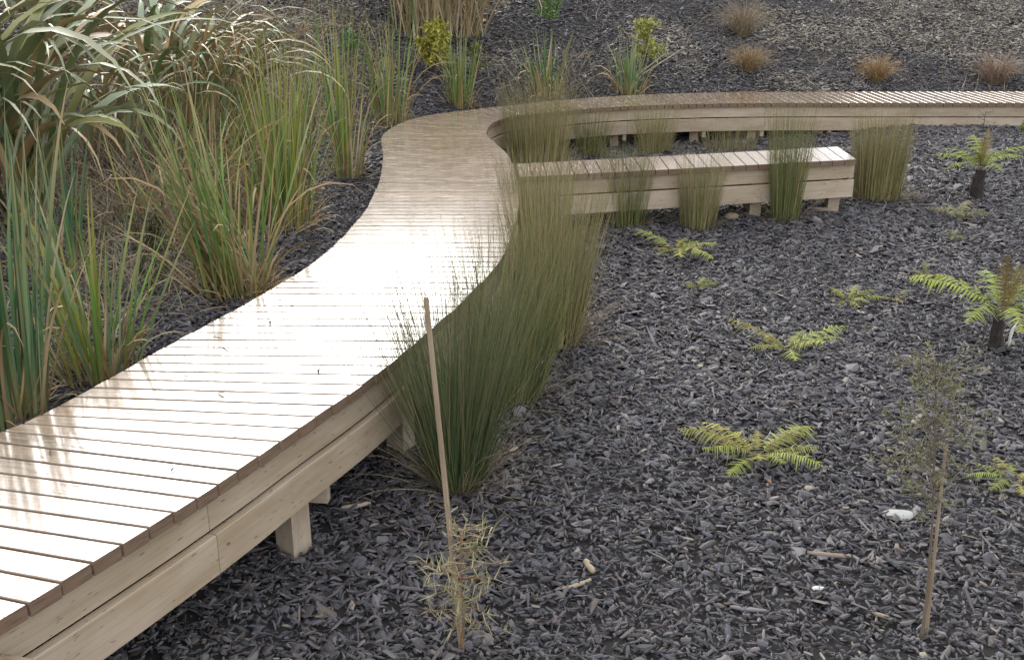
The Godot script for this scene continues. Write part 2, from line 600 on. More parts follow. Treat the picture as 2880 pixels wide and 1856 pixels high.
# loose dead grass lying over the bark
func build_litter() -> void:
	begin()
	# [x, z, radius, pieces]
	for a in [[Vector2(-3.81, -10.07), 1.6, 3800], [Vector2(-3.01, -8.44), 1.2, 3200], [Vector2(-3.21, -10.70), 1.6, 3600], [Vector2(-3.53, -13.22), 1.6, 2600], [Vector2(-3.00, -14.55), 1.5, 2200], [Vector2(-2.71, -6.64), 0.8, 1200], [Vector2(-3.84, -8.44), 1.0, 1200], [Vector2(-2.29, -7.53), 0.7, 1400], [Vector2(-1.83, -12.44), 0.8, 350], [Vector2(-0.10, -14.63), 1.2, 500], [Vector2(1.01, -14.89), 1.0, 450], [Vector2(3.12, -16.71), 2.0, 500], [Vector2(6.40, -16.49), 2.5, 700], [Vector2(-1.80, -8.68), 0.5, 250], [Vector2(-1.70, -6.57), 0.4, 260], [Vector2(-2.06, -5.71), 0.5, 300], [Vector2(-2.47, -5.22), 0.5, 220], [Vector2(-4.65, -10.26), 1.5, 1400]]:
		for k in a[2]:
			var q: Vector2 = a[0] + Vector2.from_angle(rr(0, TAU)) * (float(a[1]) * sqrt(rng.randf()))
			if sample(grid_s, q.x, q.y) < 0.68 + (0.35 if q.y > -11.0 else 0.0) + rr(0.0, 0.4): continue
			var c := tone(Color(0.31, 0.25, 0.165), 0.5)
			if rng.randf() < 0.3: c = tone(Color(0.15, 0.135, 0.08), 0.45)
			leaf(on(q, -0.01), rr(0, TAU), rr(0.45, 1.6), rr(0.12, 0.45), rr(0.003, 0.011), rr(-0.5, 1.2), c, c, tone(c, 0.2), 4, 0.0, 2, rr(-1, 1), rr(-1.5, 1.5))
	var o := put("dry_grass_litter", finish(false), mats.stem)
	tag(o, "tangle of dry brown grass lying over the left bank", "dry grass", "", "stuff")

# ---------------------------------------------------------------- plants
const GREENS := [Color(0.10, 0.20, 0.035), Color(0.16, 0.24, 0.07), Color(0.075, 0.165, 0.045), Color(0.22, 0.25, 0.05)]
const BLUES := [Color(0.05, 0.135, 0.06), Color(0.075, 0.17, 0.08), Color(0.12, 0.21, 0.10), Color(0.045, 0.115, 0.045)]
const TANS := [Color(0.38, 0.28, 0.14), Color(0.30, 0.21, 0.11), Color(0.42, 0.34, 0.20), Color(0.34, 0.23, 0.11)]
const STRAW := Color(0.40, 0.34, 0.15)

# upright sword-leaved clump; each leaf is a part
func bulrush(p: Vector3, label: String, o := {}) -> void:
	var h := p.z
	var t := thing("bulrush_clump", on(Vector2(p.x, p.y), 0.02), label, "bulrush", "bulrush clumps beside the boardwalk")
	var n: int = int(2.1 * float(o.get("n", 30)))
	var greens: Array = o.get("greens", GREENS)
	var dead: float = float(o.get("dead", 0.25)) + 0.1
	var r: float = o.get("r", 0.13)
	var spread: float = o.get("spread", 0.22)
	var w: float = o.get("w", 0.016)
	var bias: float = o.get("bias", 0.0)
	for k in n:
		begin()
		var az := rr(0, TAU)
		var q := r * sqrt(rng.randf())
		var base := Vector3(cos(az) * q, 0, sin(az) * q)
		var lean := absf(rng.randfn(0.0, spread * 0.6)) + q / r * spread * 0.4
		var dir := az + rr(-0.7, 0.7)
		if bias != 0.0 and rng.randf() < 0.6:
			dir = 0.0 if bias > 0 else PI
			dir += rr(-0.6, 0.6); lean += absf(bias)
		var c1 := tone(greens[rng.randi() % greens.size()], 0.35)
		var c0 := STRAW.lerp(c1, rr(0.0, 0.6))
		var c2 := c1.lerp(TANS[rng.randi() % 4], 0.8 if rng.randf() < 0.5 else 0.15)
		var length := h * rr(0.6, 1.15)
		var droop := rr(0.0, 0.3)
		if rng.randf() < dead:
			c1 = tone(TANS[rng.randi() % 4], 0.25); c0 = c1; c2 = tone(c1, 0.2)
			droop = rr(0.0, 1.3) if rng.randf() < 0.6 else rr(1.3, 2.6); lean += rr(0.0, 0.2); length *= rr(0.5, 0.95)
		leaf(base, dir, lean, length, w * rr(0.6, 1.25), droop, c0, c1, c2, 8, 0.25, 0, rr(-0.8, 0.8), rr(-0.3, 0.3))
		put("leaf", finish(), mats.leaf, t)
	for k in int(o.get("stalks", 0)):
		begin()
		var lean_by := rr(0.5, 0.85)
		tube([Vector3.ZERO, Vector3(lean_by * 0.25, h * 0.35, 0.02), Vector3(lean_by, h * rr(0.6, 0.85), 0.0)], [0.012, 0.010, 0.004], 5, tone(Color(0.34, 0.29, 0.21), 0.15))
		put("stalk", finish(), mats.twig, t)
	# short broken dead leaves round the foot
	begin()
	for k in int(n * 0.9):
		var c := tone(TANS[rng.randi() % 4], 0.35)
		var az := rr(0, TAU)
		leaf(Vector3(cos(az), 0, sin(az)) * (r * rr(0.3, 1.1)), az + rr(-0.9, 0.9), rr(0.3, 1.5), rr(0.12, 0.4), w * rr(0.35, 0.8), rr(0.0, 1.5), c, c, tone(c, 0.2), 5, 0.0, 0, rr(-1, 1), rr(-1, 1))
	var d := put("dead_leaves", finish(), mats.leaf, t)
	d.set_meta("kind", "stuff")

# fine jointed rush: very many thin stems, one mesh
func rush(p: Vector3, label: String, o := {}) -> void:
	var h := p.z
	var t := thing("rush_clump", on(Vector2(p.x, p.y), 0.02), label, "rush", "fine rush clumps along the boardwalk")
	var n: int = int(1.35 * float(o.get("n", 350)))
	var rx: float = o.get("rx", 0.12)
	var rz: float = o.get("rz", 0.10)
	var spread: float = o.get("spread", 0.16)
	var w: float = o.get("w", 0.0036)
	var bias: float = o.get("bias", 0.0)
	var cols: Array = o.get("cols", [Color(0.14, 0.16, 0.045), Color(0.11, 0.14, 0.04), Color(0.19, 0.18, 0.055), Color(0.08, 0.11, 0.04), Color(0.26, 0.22, 0.10)])
	begin()
	for k in n:
		var az := rr(0, TAU)
		var q := sqrt(rng.randf())
		var base := Vector3(cos(az) * q * rx, rr(-0.01, 0.01), sin(az) * q * rz)
		var lean := absf(rng.randfn(0.0, 0.45)) * spread + q * spread * 0.7
		var dir := az + rr(-0.5, 0.5)
		var length := h * rr(0.55, 1.05)
		if rng.randf() < 0.06: length = h * rr(1.0, 1.15)
		# lean of the whole clump to one side
		var vec := Vector2(cos(dir), sin(dir)) * lean + Vector2(bias, 0)
		var c := tone(cols[rng.randi() % cols.size()], 0.3)
		leaf(base, vec.angle(), vec.length(), length, w * rr(0.7, 1.25), rr(-0.12, 0.28), c, tone(c, 0.12), c.lerp(Color(0.22, 0.18, 0.11), rr(0.0, 0.6)), 5, 0.0, 2, rr(-1.5, 1.5), rr(-0.25, 0.25))
	var d := put("stems", finish(false), mats.stem, t)
	d.set_meta("kind", "stuff")
	# flopped and dead stems low round the foot
	begin()
	for k in int(n * 0.22):
		var az := rr(0, TAU)
		var c := tone(Color(0.24, 0.19, 0.12), 0.4)
		leaf(Vector3(cos(az) * rx * 0.8, 0, sin(az) * rz * 0.8), az + rr(-0.6, 0.6), rr(0.5, 1.35), h * rr(0.12, 0.5), w * 1.2, rr(0.0, 1.0), c, c, c, 5, 0.0, 2, rr(-1, 1), rr(-0.8, 0.8))
	d = put("dead_stems", finish(false), mats.stem, t)
	d.set_meta("kind", "stuff")

# flax: broad folded leaves that arch over; each leaf is a part
func flax(p: Vector3, label: String, o := {}) -> void:
	var h := p.z
	var t := thing("flax_plant", on(Vector2(p.x, p.y), 0.03), label, "flax", "flax plants on the left bank")
	var n: int = o.get("n", 40)
	var cols: Array = o.get("cols", [Color(0.17, 0.22, 0.10), Color(0.26, 0.31, 0.18), Color(0.10, 0.15, 0.06), Color(0.36, 0.39, 0.26), Color(0.27, 0.26, 0.09)])
	var dead: float = o.get("dead", 0.2)
	var r: float = o.get("r", 0.25)
	var w: float = o.get("w", 0.07)
	var az0: float = o.get("az", 0.0)
	var fan: float = o.get("fan", PI)
	for k in n:
		begin()
		var az := az0 + rr(-fan, fan)
		var q := r * sqrt(rng.randf())
		var b := rr(0, TAU)
		var base := Vector3(cos(b) * q, 0, sin(b) * q)
		var c := tone(cols[rng.randi() % cols.size()], 0.2)
		var c2 := c.lerp(Color(0.30, 0.26, 0.16), rr(0.0, 0.5))
		var droop := rr(1.5, 2.9)
		if rng.randf() < dead:
			c = tone(TANS[rng.randi() % 4], 0.25); c2 = tone(c, 0.2); droop = rr(1.9, 2.9)
		leaf(base, az, rr(0.05, float(o.get("lean", 0.45))), h * rr(1.1, 1.9), w * rr(0.6, 1.15), droop * float(o.get("droop", 1.0)), c.lerp(Color(0.3, 0.25, 0.14), 0.3), c, c2, 12, 0.35, 1, rr(-0.5, 0.5), rr(-0.5, 0.5))
		put("leaf", finish(), mats.flax, t)

# one fern frond along a curve, with leaflets either side
func frond(az: float, lean: float, length: float, droop: float, c: Color, base := Vector3.ZERO, wide := 0.26) -> ArrayMesh:
	begin()
	var segs := 26
	var p := base
	var pts := []
	var rad := []
	for k in segs + 1:
		var t := float(k) / segs
		var e := PI / 2 - lean - droop * t
		var dir := Vector3(cos(az) * cos(e), sin(e), sin(az) * cos(e))
		var side := Vector3(-sin(az), 0, cos(az))
		var up := side.cross(dir).normalized()
		if up.y < 0.0: up = -up
		pts.append(p); rad.append(length * 0.006 * (1.2 - t))
		if t > 0.12:
			var l := length * wide * pow(sin(PI * clampf((t - 0.06) / 0.96, 0, 1)), 0.7) * rr(0.6, 1.12) * (0.3 if rng.randf() < 0.06 else 1.0)
			for s in [-1.0, 1.0]:
				var out: Vector3 = (side * s + dir * 0.45 - up * rr(-0.25, 0.6)).normalized()
				var wd: Vector3 = dir * (length / segs * rr(0.4, 0.6))
				var cc := tone(c, 0.2)
				var first := V.size()
				# toothed leaflet
				for j in 5:
					var u := j / 4.0
					var q: Vector3 = p + out * (l * u) - up * (l * 0.25 * u * u)
					var ww := (1.0 - u * 0.85) * (1.0 if j % 2 == 0 else 0.7)
					V.append(q - wd * ww); C.append(cc)
					V.append(q + wd * ww); C.append(cc.lerp(Color(0.30, 0.30, 0.12), u * 0.25))
				for j in 4:
					quad(first + j * 2, first + j * 2 + 1, first + j * 2 + 3, first + j * 2 + 2)
		p += dir * (length / segs)
	tube(pts, rad, 4, Color(0.16, 0.13, 0.05))
	return finish(false)

const FERN := Color(0.18, 0.22, 0.035)
func fern(p: Vector4, label: String, o := {}) -> void:
	var t := thing("fern", on(Vector2(p.x, p.y), 0.0), label, "fern", "small ferns in the bark")
	var n: int = int(o.get("n", 7)) + 3
	var c: Color = o.get("c", FERN)
	for k in n:
		var az := TAU * (k + rr(-0.35, 0.35)) / n + float(o.get("turn", 0.3))
		put("frond", frond(az, rr(0.75, 1.2), p.w * rr(0.6, 1.4), rr(0.5, 1.1), tone(c.lerp(Color(0.30, 0.22, 0.06), rr(0.0, 0.55)), 0.25), Vector3(0, 0.01, 0), 0.24), mats.leaf, t)
	for k in int(o.get("dead", 3)):
		put("dead_frond", frond(rr(0, TAU), rr(1.1, 1.4), p.w * rr(0.5, 0.9), rr(0.4, 0.7), tone(Color(0.22, 0.15, 0.09), 0.2), Vector3(0, 0.01, 0), 0.2), mats.leaf, t)

func tree_fern(p: Vector4, label: String, o := {}) -> void:
	var t := thing("tree_fern", on(Vector2(p.x, p.y), 0.03), label, "tree fern", "young tree ferns in the bark")
	var h := p.z
	begin()
	var pts := []
	var rad := []
	for k in 9:
		pts.append(Vector3(rr(-0.006, 0.006), h * k / 8.0, rr(-0.006, 0.006)))
		rad.append(float(o.get("trunk", 0.05)) * (1.25 - 0.4 * k / 8.0) * rr(0.9, 1.1))
	tube(pts, rad, 9, Color(0.035, 0.025, 0.02))
	for k in 60:
		var az := rr(0, TAU)
		var c := tone(Color(0.06, 0.042, 0.03), 0.4)
		leaf(Vector3(cos(az) * rad[0] * 0.9, rr(0.1, 1.0) * h, sin(az) * rad[0] * 0.9), az, rr(0.3, 1.2), rr(0.03, 0.09), 0.007, rr(-0.6, 0.6), c, c, c, 3, 0.0, 2)
	put("trunk", finish(false), mats.twig, t)
	var n: int = o.get("n", 9)
	for k in n:
		var az := TAU * (k + rr(-0.3, 0.3)) / n + float(o.get("turn", 0.0))
		put("frond", frond(az, rr(0.45, 0.95), p.w * rr(0.85, 1.3), rr(0.8, 1.5), tone(o.get("c", FERN), 0.25), Vector3(0, h, 0), 0.22), mats.leaf, t)
	for k in int(o.get("upright", 0)):
		put("upright_frond", frond(rr(0, TAU), rr(0.03, 0.22), p.w * rr(0.6, 0.9), rr(0.0, 0.3), tone(Color(0.20, 0.15, 0.06), 0.2), Vector3(rr(-0.03, 0.03), h, rr(-0.03, 0.03)), 0.2), mats.leaf, t)

func tussock(p: Vector4, label: String, c: Color, n := 650) -> void:
	var t := thing("grass_tussock", on(Vector2(p.x, p.y), 0.02), label, "tussock", "dry tussocks on the bank")
	begin()
	for k in n:
		var az := rr(0, TAU)
		var q := p.w * 0.35 * sqrt(rng.randf())
		var cc := tone(c, 0.35)
		leaf(Vector3(cos(az) * q, 0, sin(az) * q), az + rr(-0.6, 0.6), rr(0.0, 0.8), p.z * rr(0.8, 1.6), rr(0.004, 0.008), rr(0.3, 2.6), cc.lerp(Color(0.14, 0.14, 0.05), 0.4), cc, cc, 6, 0.0, 2, rr(-1, 1), rr(-0.8, 0.8))
	var d := put("blades", finish(false), mats.stem, t)
	d.set_meta("kind", "stuff")

# stem, twigs and many small leaves
func shrub(p: Vector4, called: String, label: String, category: String, c: Color, o := {}) -> void:
	var t := thing(called, on(Vector2(p.x, p.y), 0.02), label, category, o.get("group", ""))
	var n: int = o.get("twigs", 26)
	var each: int = o.get("leaves", 26)
	var size: float = o.get("size", 0.035)
	var clear: float = o.get("clear", 0.25)
	var lean: Vector2 = o.get("lean", Vector2.ZERO)
	var bark: Color = o.get("bark", Color(0.09, 0.065, 0.045))
	begin()
	var thick: float = o.get("thick", 0.008)
	var spine := []
	var rad := []
	for k in 7:
		var u := k / 6.0
		spine.append(Vector3(lean.x * u + rr(-0.012, 0.012) * p.z, p.z * 0.92 * u, lean.y * u + rr(-0.012, 0.012) * p.z))
		rad.append(thick * (1.1 - 0.8 * u))
	tube(spine, rad, 6, bark)
	var tips := []
	for k in n:
		var u := clear + (1.0 - clear) * rng.randf()
		var b: Vector3 = spine[0].lerp(spine[6], u * 0.92)
		b = spine[mini(5, int(u * 6))].lerp(spine[mini(6, int(u * 6) + 1)], fmod(u * 6, 1.0))
		var az := rr(0, TAU)
		var reach: float = p.w * rr(0.35, 1.05) * (1.15 - 0.5 * u)
		var rise: float = rr(float(o.get("low", -0.1)), 0.7)
		var e := b + Vector3(cos(az), rise, sin(az)) * reach
		var m := b.lerp(e, 0.5) + Vector3(0, 0.06 * reach, 0)
		tube([b, m, e], [thick * 0.4, thick * 0.28, thick * 0.12], 3, bark, false)
		tips.append([b, m, e])
	put("branches", finish(false), mats.twig, t)
	begin()
	for a in tips:
		for k in each:
			var u := sqrt(rng.randf())
			var q: Vector3 = a[0].lerp(a[1], u * 2.0) if u < 0.5 else a[1].lerp(a[2], u * 2.0 - 1.0)
			q += Vector3(rr(-1, 1), rr(-1, 1), rr(-1, 1)) * (p.w * float(o.get("loose", 0.10)))
			var cc := tone(c, 0.35)
			leaf(q, rr(0, TAU), rr(0.2, 2.4), size * rr(0.6, 1.4), size * float(o.get("wide", 0.3)), rr(-0.5, 1.0), cc, cc, cc, 2, 0.0, 2, rr(-1, 1))
	var d := put("leaves", finish(false), mats.leaf, t)
	d.set_meta("kind", "stuff")

# ---------------------------------------------------------------- loose things
func stake(at: Vector2, top: Vector3, width: float, label: String) -> void:
	var base := on(at, 0.12)
	var t := thing("wooden_stake", base, label, "stake")
	begin()
	var ring := []
	var e := top - base
	for h in [0.0, 1.0]:
		var w: float = width * 0.5 * (1.0 - 0.25 * float(h))
		for c in [Vector2(-w, -w * 0.8), Vector2(w, -w * 0.7), Vector2(w * 0.9, w), Vector2(-w, w * 0.8)]:
			var r: Vector2 = c.rotated(0.5)
			ring.append(e * h + Vector3(r.x, 0, r.y))
	block(ring, 1.0, true)
	put("shaft", finish(false), mats.stake, t)

func stick(at: Vector2, length: float, r: float, az: float, c: Color, label: String, o := {}) -> void:
	begin()
	var n := 6
	var pts := []
	var rad := []
	var flat: float = o.get("curve", 0.05)
	for k in n + 1:
		var u := k / float(n) - 0.5
		pts.append(Vector3(cos(az) * u * length - sin(az) * flat * length * (0.25 - u * u) * 4.0, 0, sin(az) * u * length + cos(az) * flat * length * (0.25 - u * u) * 4.0) + Vector3(rr(-1, 1), rr(-0.3, 0.3), rr(-1, 1)) * r * 0.3)
		rad.append(r * rr(0.8, 1.1) * (1.0 if k > 0 and k < n else 0.7))
	tube(pts, rad, 7, c)
	var m := put(o.get("name", "stick"), finish(), mats.twig)
	m.position = on(at) + Vector3(0, 0.018 + r * 0.8, 0)
	tag(m, label, o.get("category", "stick"), o.get("group", "pale sticks on the bark"))

func stone(at: Vector2, size: Vector3, c: Color, label: String, called := "stone") -> void:
	begin()
	var rows := 7
	var cols := 12
	for j in rows:
		for i in cols:
			var a := TAU * i / cols
			var b := PI * j / (rows - 1) - PI / 2
			var v := Vector3(cos(a) * cos(b), sin(b), sin(a) * cos(b))
			var k := 1.0 + 0.22 * bumps.get_noise_3d(v.x * 30.0 + at.x * 50.0, v.y * 30.0, v.z * 30.0)
			V.append(v * size * k); C.append(tone(c, 0.1))
	for j in rows - 1:
		for i in cols:
			quad(j * cols + i, j * cols + (i + 1) % cols, (j + 1) * cols + (i + 1) % cols, (j + 1) * cols + i)
	var m := put(called, finish(), mats.twig)
	m.position = on(at) + Vector3(0, 0.015 + size.y * 0.5, 0)
	m.rotation.y = rr(-0.3, 0.3)
	tag(m, label, "stone")

func _ready() -> void:
	rng.seed = 4711
	bumps.seed = 3; bumps.frequency = 0.55; bumps.fractal_octaves = 3
	patches.seed = 9; patches.frequency = 0.35
	for s in STATIONS:
		mid.append(Vector2((s[0] + s[2]) * 0.5, (s[1] + s[3]) * 0.5))

	var cam := Camera3D.new()
	cam.name = "camera"
	cam.position = Vector3(0, DECK + 1.7, 0)
	cam.rotation_degrees = Vector3(-19.869, 0, 0)
	cam.fov = 35.49
	cam.near = 0.05
	cam.far = 400.0
	add_child(cam)
	cam.current = true

	var sky := ProceduralSkyMaterial.new()
	sky.sky_top_color = Color(0.79, 0.81, 0.85)
	sky.sky_horizon_color = Color(0.97, 0.98, 1.0)
	sky.sky_curve = 0.35
	sky.ground_bottom_color = Color(0.12, 0.11, 0.10)
	sky.ground_horizon_color = Color(0.3, 0.3, 0.3)
	sky.sun_angle_max = 1.0
	sky.energy_multiplier = 1.0
	var env := Environment.new()
	env.background_mode = Environment.BG_SKY
	env.sky = Sky.new()
	env.sky.sky_material = sky
	env.background_energy_multiplier = 1.0
	env.tonemap_mode = Environment.TONE_MAPPER_LINEAR
	env.tonemap_exposure = 2.35
	env.sdfgi_enabled = true
	env.ssao_enabled = true
	env.ssil_enabled = true
	var we := WorldEnvironment.new()
	we.name = "world_environment"
	we.environment = env
	add_child(we)

	var sun := DirectionalLight3D.new()
	sun.name = "sun"
	sun.light_energy = 0.5
	sun.light_angular_distance = 36.0
	sun.light_color = Color(1.0, 0.985, 0.965)
	sun.shadow_enabled = true
	# a veiled sun ahead and a little to the left, shining towards the viewer
	sun.rotation_degrees = Vector3(-29, 180 + 16, 0)
	add_child(sun)

	make_materials()
	fill_grid()
	build_ground()
	build_mulch()
	build_boardwalk()
	build_spur()
	build_landing()
	build_litter()
	build_plants()
	build_loose()

func build_plants() -> void:
	flax(Vector3(-3.70, -7.01, 1.42), "big flax with pale grey-green arching leaves at the left edge", {"n": 120, "az": 0.0, "fan": 1.9, "w": 0.08, "r": 0.45})
	flax(Vector3(-3.45, -10.43, 0.99), "smaller flax arching right behind the dry grass on the left bank", {"n": 80, "az": 0.0, "fan": 2.2, "w": 0.07, "dead": 0.35, "r": 0.4})
	flax(Vector3(-2.96, -9.95, 1.12), "half-dead flax with long narrow tan leaves above the dry grass", {"n": 90, "dead": 0.6, "az": 0.35, "fan": 1.1, "w": 0.036, "r": 0.45})
	flax(Vector3(-3.46, -9.03, 0.88), "low flax with narrow tan leaves just right of the big flax", {"n": 60, "dead": 0.6, "az": 0.4, "fan": 1.3, "w": 0.036, "r": 0.4})
	flax(Vector3(-4.82, -11.17, 0.78), "dark flax clump at the top left corner behind the big flax", {"n": 70, "w": 0.075, "dead": 0.25})
	flax(Vector3(-1.08, -15.85, 1.59), "dry tan flax with a skirt of hanging dead leaves at the top of the bank", {"n": 190, "dead": 0.85, "r": 0.7, "w": 0.045, "droop": 1.2, "lean": 0.55})
	bulrush(Vector3(-2.27, -4.26, 1.37), "dense blue-green bulrush beside the boardwalk at the left edge", {"n": 36, "greens": BLUES, "dead": 0.05, "w": 0.021, "spread": 0.14, "r": 0.15})
	bulrush(Vector3(-2.07, -4.76, 0.92), "wide green bulrush fan touching the near left edge of the boardwalk", {"n": 46, "greens": [GREENS[0], BLUES[2], BLUES[1], GREENS[3]], "dead": 0.22, "spread": 0.34, "r": 0.17})
	bulrush(Vector3(-1.71, -6.09, 1.31), "tallest half-dead orange and tan bulrush left of the boardwalk", {"n": 88, "dead": 0.42, "spread": 0.26, "r": 0.2, "bias": -0.10})
	bulrush(Vector3(-1.76, -7.83, 1.34), "full bright green bulrush left of the boardwalk's narrow waist", {"n": 84, "greens": [GREENS[1], GREENS[3], GREENS[0]], "dead": 0.2, "spread": 0.2, "r": 0.2})
	bulrush(Vector3(-1.59, -9.80, 1.57), "tall slim bulrush with litter at its foot, beside the boardwalk's left bulge", {"n": 32, "spread": 0.16, "r": 0.16})
	bulrush(Vector3(-1.47, -12.51, 1.31), "bulrush standing right behind the outside of the boardwalk bend", {"n": 40, "spread": 0.2, "r": 0.2})
	bulrush(Vector3(-0.68, -13.57, 1.02), "bulrush in front of the yellow-green shrub behind the boardwalk", {"n": 34, "spread": 0.18, "r": 0.17, "dead": 0.1})
	bulrush(Vector3(0.46, -14.42, 0.86), "sparse spiky bulrush behind the boardwalk below the small green shrub", {"n": 34, "spread": 0.26, "r": 0.2, "w": 0.022, "greens": [BLUES[2], GREENS[1], BLUES[1]]})
	bulrush(Vector3(1.65, -14.85, 0.79), "spiky bulrush with two bare stalks leaning right behind the boardwalk", {"n": 36, "spread": 0.28, "r": 0.18, "w": 0.022, "stalks": 2, "greens": [BLUES[2], GREENS[1], BLUES[1]]})
	bulrush(Vector3(-2.49, -10.01, 1.07), "yellow-green bulrush right above the bright green one", {"n": 30, "greens": [GREENS[3], GREENS[1]], "spread": 0.16, "r": 0.22, "dead": 0.25})
	bulrush(Vector3(-2.47, -8.29, 1.15), "tan bulrush leaning right on the dry grass behind the half-dead one", {"n": 32, "dead": 0.7, "spread": 0.3, "r": 0.3, "bias": 0.2})
	bulrush(Vector3(-2.53, -7.44, 1.20), "loose tan bulrush on the dry grass in the middle of the left bank", {"n": 30, "dead": 0.75, "spread": 0.35, "r": 0.3, "bias": 0.15})
	bulrush(Vector3(-2.90, -6.26, 0.96), "thin bulrush between the left edge bulrush and the wide fan", {"n": 22, "greens": BLUES, "spread": 0.2, "r": 0.2, "dead": 0.3})
	bulrush(Vector3(-2.35, -11.85, 1.12), "bulrush in the dark bark behind the bright green one", {"n": 22, "spread": 0.2, "r": 0.2, "dead": 0.35})

	var olive := [Color(0.21, 0.20, 0.065), Color(0.17, 0.17, 0.055), Color(0.28, 0.24, 0.095), Color(0.12, 0.13, 0.045), Color(0.36, 0.29, 0.16), Color(0.30, 0.25, 0.13)]
	rush(Vector3(-0.25, -4.25, 1.15), "nearest dark green rush fan rising beside the leaning stake", {"n": 950, "rx": 0.10, "rz": 0.12, "spread": 0.30, "cols": [Color(0.09, 0.125, 0.045), Color(0.07, 0.105, 0.045), Color(0.13, 0.145, 0.05), Color(0.19, 0.165, 0.08), Color(0.055, 0.085, 0.035)]})
	rush(Vector3(-0.02, -5.25, 1.05), "rush clump between the nearest rush fan and the tall olive one", {"n": 700, "rx": 0.18, "rz": 0.16, "spread": 0.24, "bias": 0.04})
	rush(Vector3(0.24, -6.15, 1.09), "tall olive rush clump hugging the boardwalk's inner curve", {"n": 1000, "rx": 0.20, "rz": 0.24, "spread": 0.16, "cols": olive})
	rush(Vector3(0.20, -7.90, 0.90), "narrow olive rush clump where the side deck meets the boardwalk", {"n": 700, "rx": 0.22, "rz": 0.25, "spread": 0.12, "cols": olive})
	rush(Vector3(0.28, -11.60, 0.97), "olive rushes in the pocket behind the start of the side deck", {"n": 900, "rx": 0.33, "rz": 0.2, "spread": 0.16, "cols": olive})
	rush(Vector3(0.92, -12.09, 0.70), "small green rush tuft against the far fascia behind the side deck", {"n": 320, "rx": 0.16, "rz": 0.12, "spread": 0.22})
	rush(Vector3(1.70, -12.32, 0.69), "faint olive rush tuft behind the middle of the side deck", {"n": 380, "rx": 0.2, "rz": 0.15, "spread": 0.24, "cols": olive})
	rush(Vector3(2.62, -12.44, 0.36), "short olive rushes between the side deck and the far boardwalk post", {"n": 260, "rx": 0.3, "rz": 0.15, "spread": 0.28, "cols": olive})
	rush(Vector3(0.99, -8.71, 0.74), "dark rush clump in front of the side deck, nearest the boardwalk", {"n": 420, "rx": 0.15, "rz": 0.12, "spread": 0.13})
	rush(Vector3(1.61, -8.71, 0.69), "olive rush clump in front of the middle of the side deck", {"n": 460, "rx": 0.15, "rz": 0.12, "spread": 0.12, "cols": olive})
	rush(Vector3(2.42, -8.93, 1.03), "tall thin rush clump standing before the side deck's post", {"n": 480, "rx": 0.12, "rz": 0.12, "spread": 0.11})
	rush(Vector3(3.50, -9.75, 0.85), "thick olive rush clump hiding the free end of the side deck", {"n": 1100, "rx": 0.23, "rz": 0.15, "spread": 0.10, "cols": olive})

	fern(Vector4(1.31, -7.97, 0.12, 0.33), "sprawling yellow-green fern in front of the side deck's middle rushes", {"n": 6})
	fern(Vector4(1.34, -7.10, 0.09, 0.14), "small fern alone in the bark below the sprawling one", {"n": 5, "dead": 1})
	fern(Vector4(1.70, -5.95, 0.15, 0.30), "yellow-green fern in the middle of the bark on the right", {"n": 6, "dead": 3})
	fern(Vector4(2.36, -6.88, 0.10, 0.19), "low yellow-green fern left of the wide tree fern", {"n": 6})
	fern(Vector4(2.70, -6.95, 0.11, 0.15), "small pale fern just left of the wide tree fern", {"n": 5, "c": Color(0.20, 0.20, 0.09)})
	fern(Vector4(1.20, -4.52, 0.19, 0.35), "largest bright fern in the bark, with one long pale frond to the right", {"n": 9})
	fern(Vector4(2.35, -4.30, 0.19, 0.20), "fern cut by the right edge beside the grey-leaved sapling", {"n": 6, "c": Color(0.18, 0.22, 0.05)})
	fern(Vector4(3.96, -8.93, 0.09, 0.24), "faint pale fern in the bark below the dark-trunked tree fern", {"n": 6, "c": Color(0.14, 0.16, 0.08)})
	fern(Vector4(3.68, -8.36, 0.10, 0.15), "tiny fern between the faint pale one and the wide tree fern", {"n": 5, "c": Color(0.13, 0.15, 0.06)})
	fern(Vector4(3.10, -7.36, 0.10, 0.15), "small dull fern left of the upright brown frond", {"n": 5, "c": Color(0.15, 0.15, 0.07)})
	tree_fern(Vector4(4.46, -9.74, 0.32, 0.48), "young tree fern with a dark trunk near the far boardwalk", {"n": 9, "trunk": 0.055, "upright": 2})
	tree_fern(Vector4(3.00, -5.99, 0.27, 0.52), "wide tree fern with brown trunk and an upright ladder-like frond", {"n": 8, "trunk": 0.035, "upright": 3, "c": Color(0.20, 0.235, 0.04)})

	tussock(Vector4(3.70, -17.15, 0.49, 0.24), "pale buff grass tussock high on the bank", Color(0.30, 0.24, 0.16))
	tussock(Vector4(3.51, -15.68, 0.33, 0.21), "orange-brown tussock right below the pale buff one", Color(0.31, 0.22, 0.12))
	tussock(Vector4(5.36, -15.50, 0.33, 0.22), "round orange tussock above the middle of the far boardwalk", Color(0.33, 0.22, 0.11))
	tussock(Vector4(7.10, -15.47, 0.39, 0.30), "pinkish brown tussock above the far boardwalk at the right", Color(0.28, 0.20, 0.14))

	shrub(Vector4(-1.03, -14.23, 0.76, 0.30), "shrub", "yellow-green shrub behind the boardwalk bend", "shrub", Color(0.38, 0.35, 0.07), {"twigs": 60, "leaves": 40, "size": 0.06, "wide": 0.45})
	shrub(Vector4(-0.52, -14.60, 0.47, 0.17), "shrub", "small dark green shrub right of the yellow-green one", "shrub", Color(0.14, 0.16, 0.04), {"twigs": 20, "leaves": 24, "size": 0.05})
	shrub(Vector4(0.58, -16.75, 0.50, 0.25), "shrub", "bright green shrub cut by the top edge of the picture", "shrub", Color(0.13, 0.22, 0.05), {"twigs": 26, "leaves": 24, "size": 0.06})
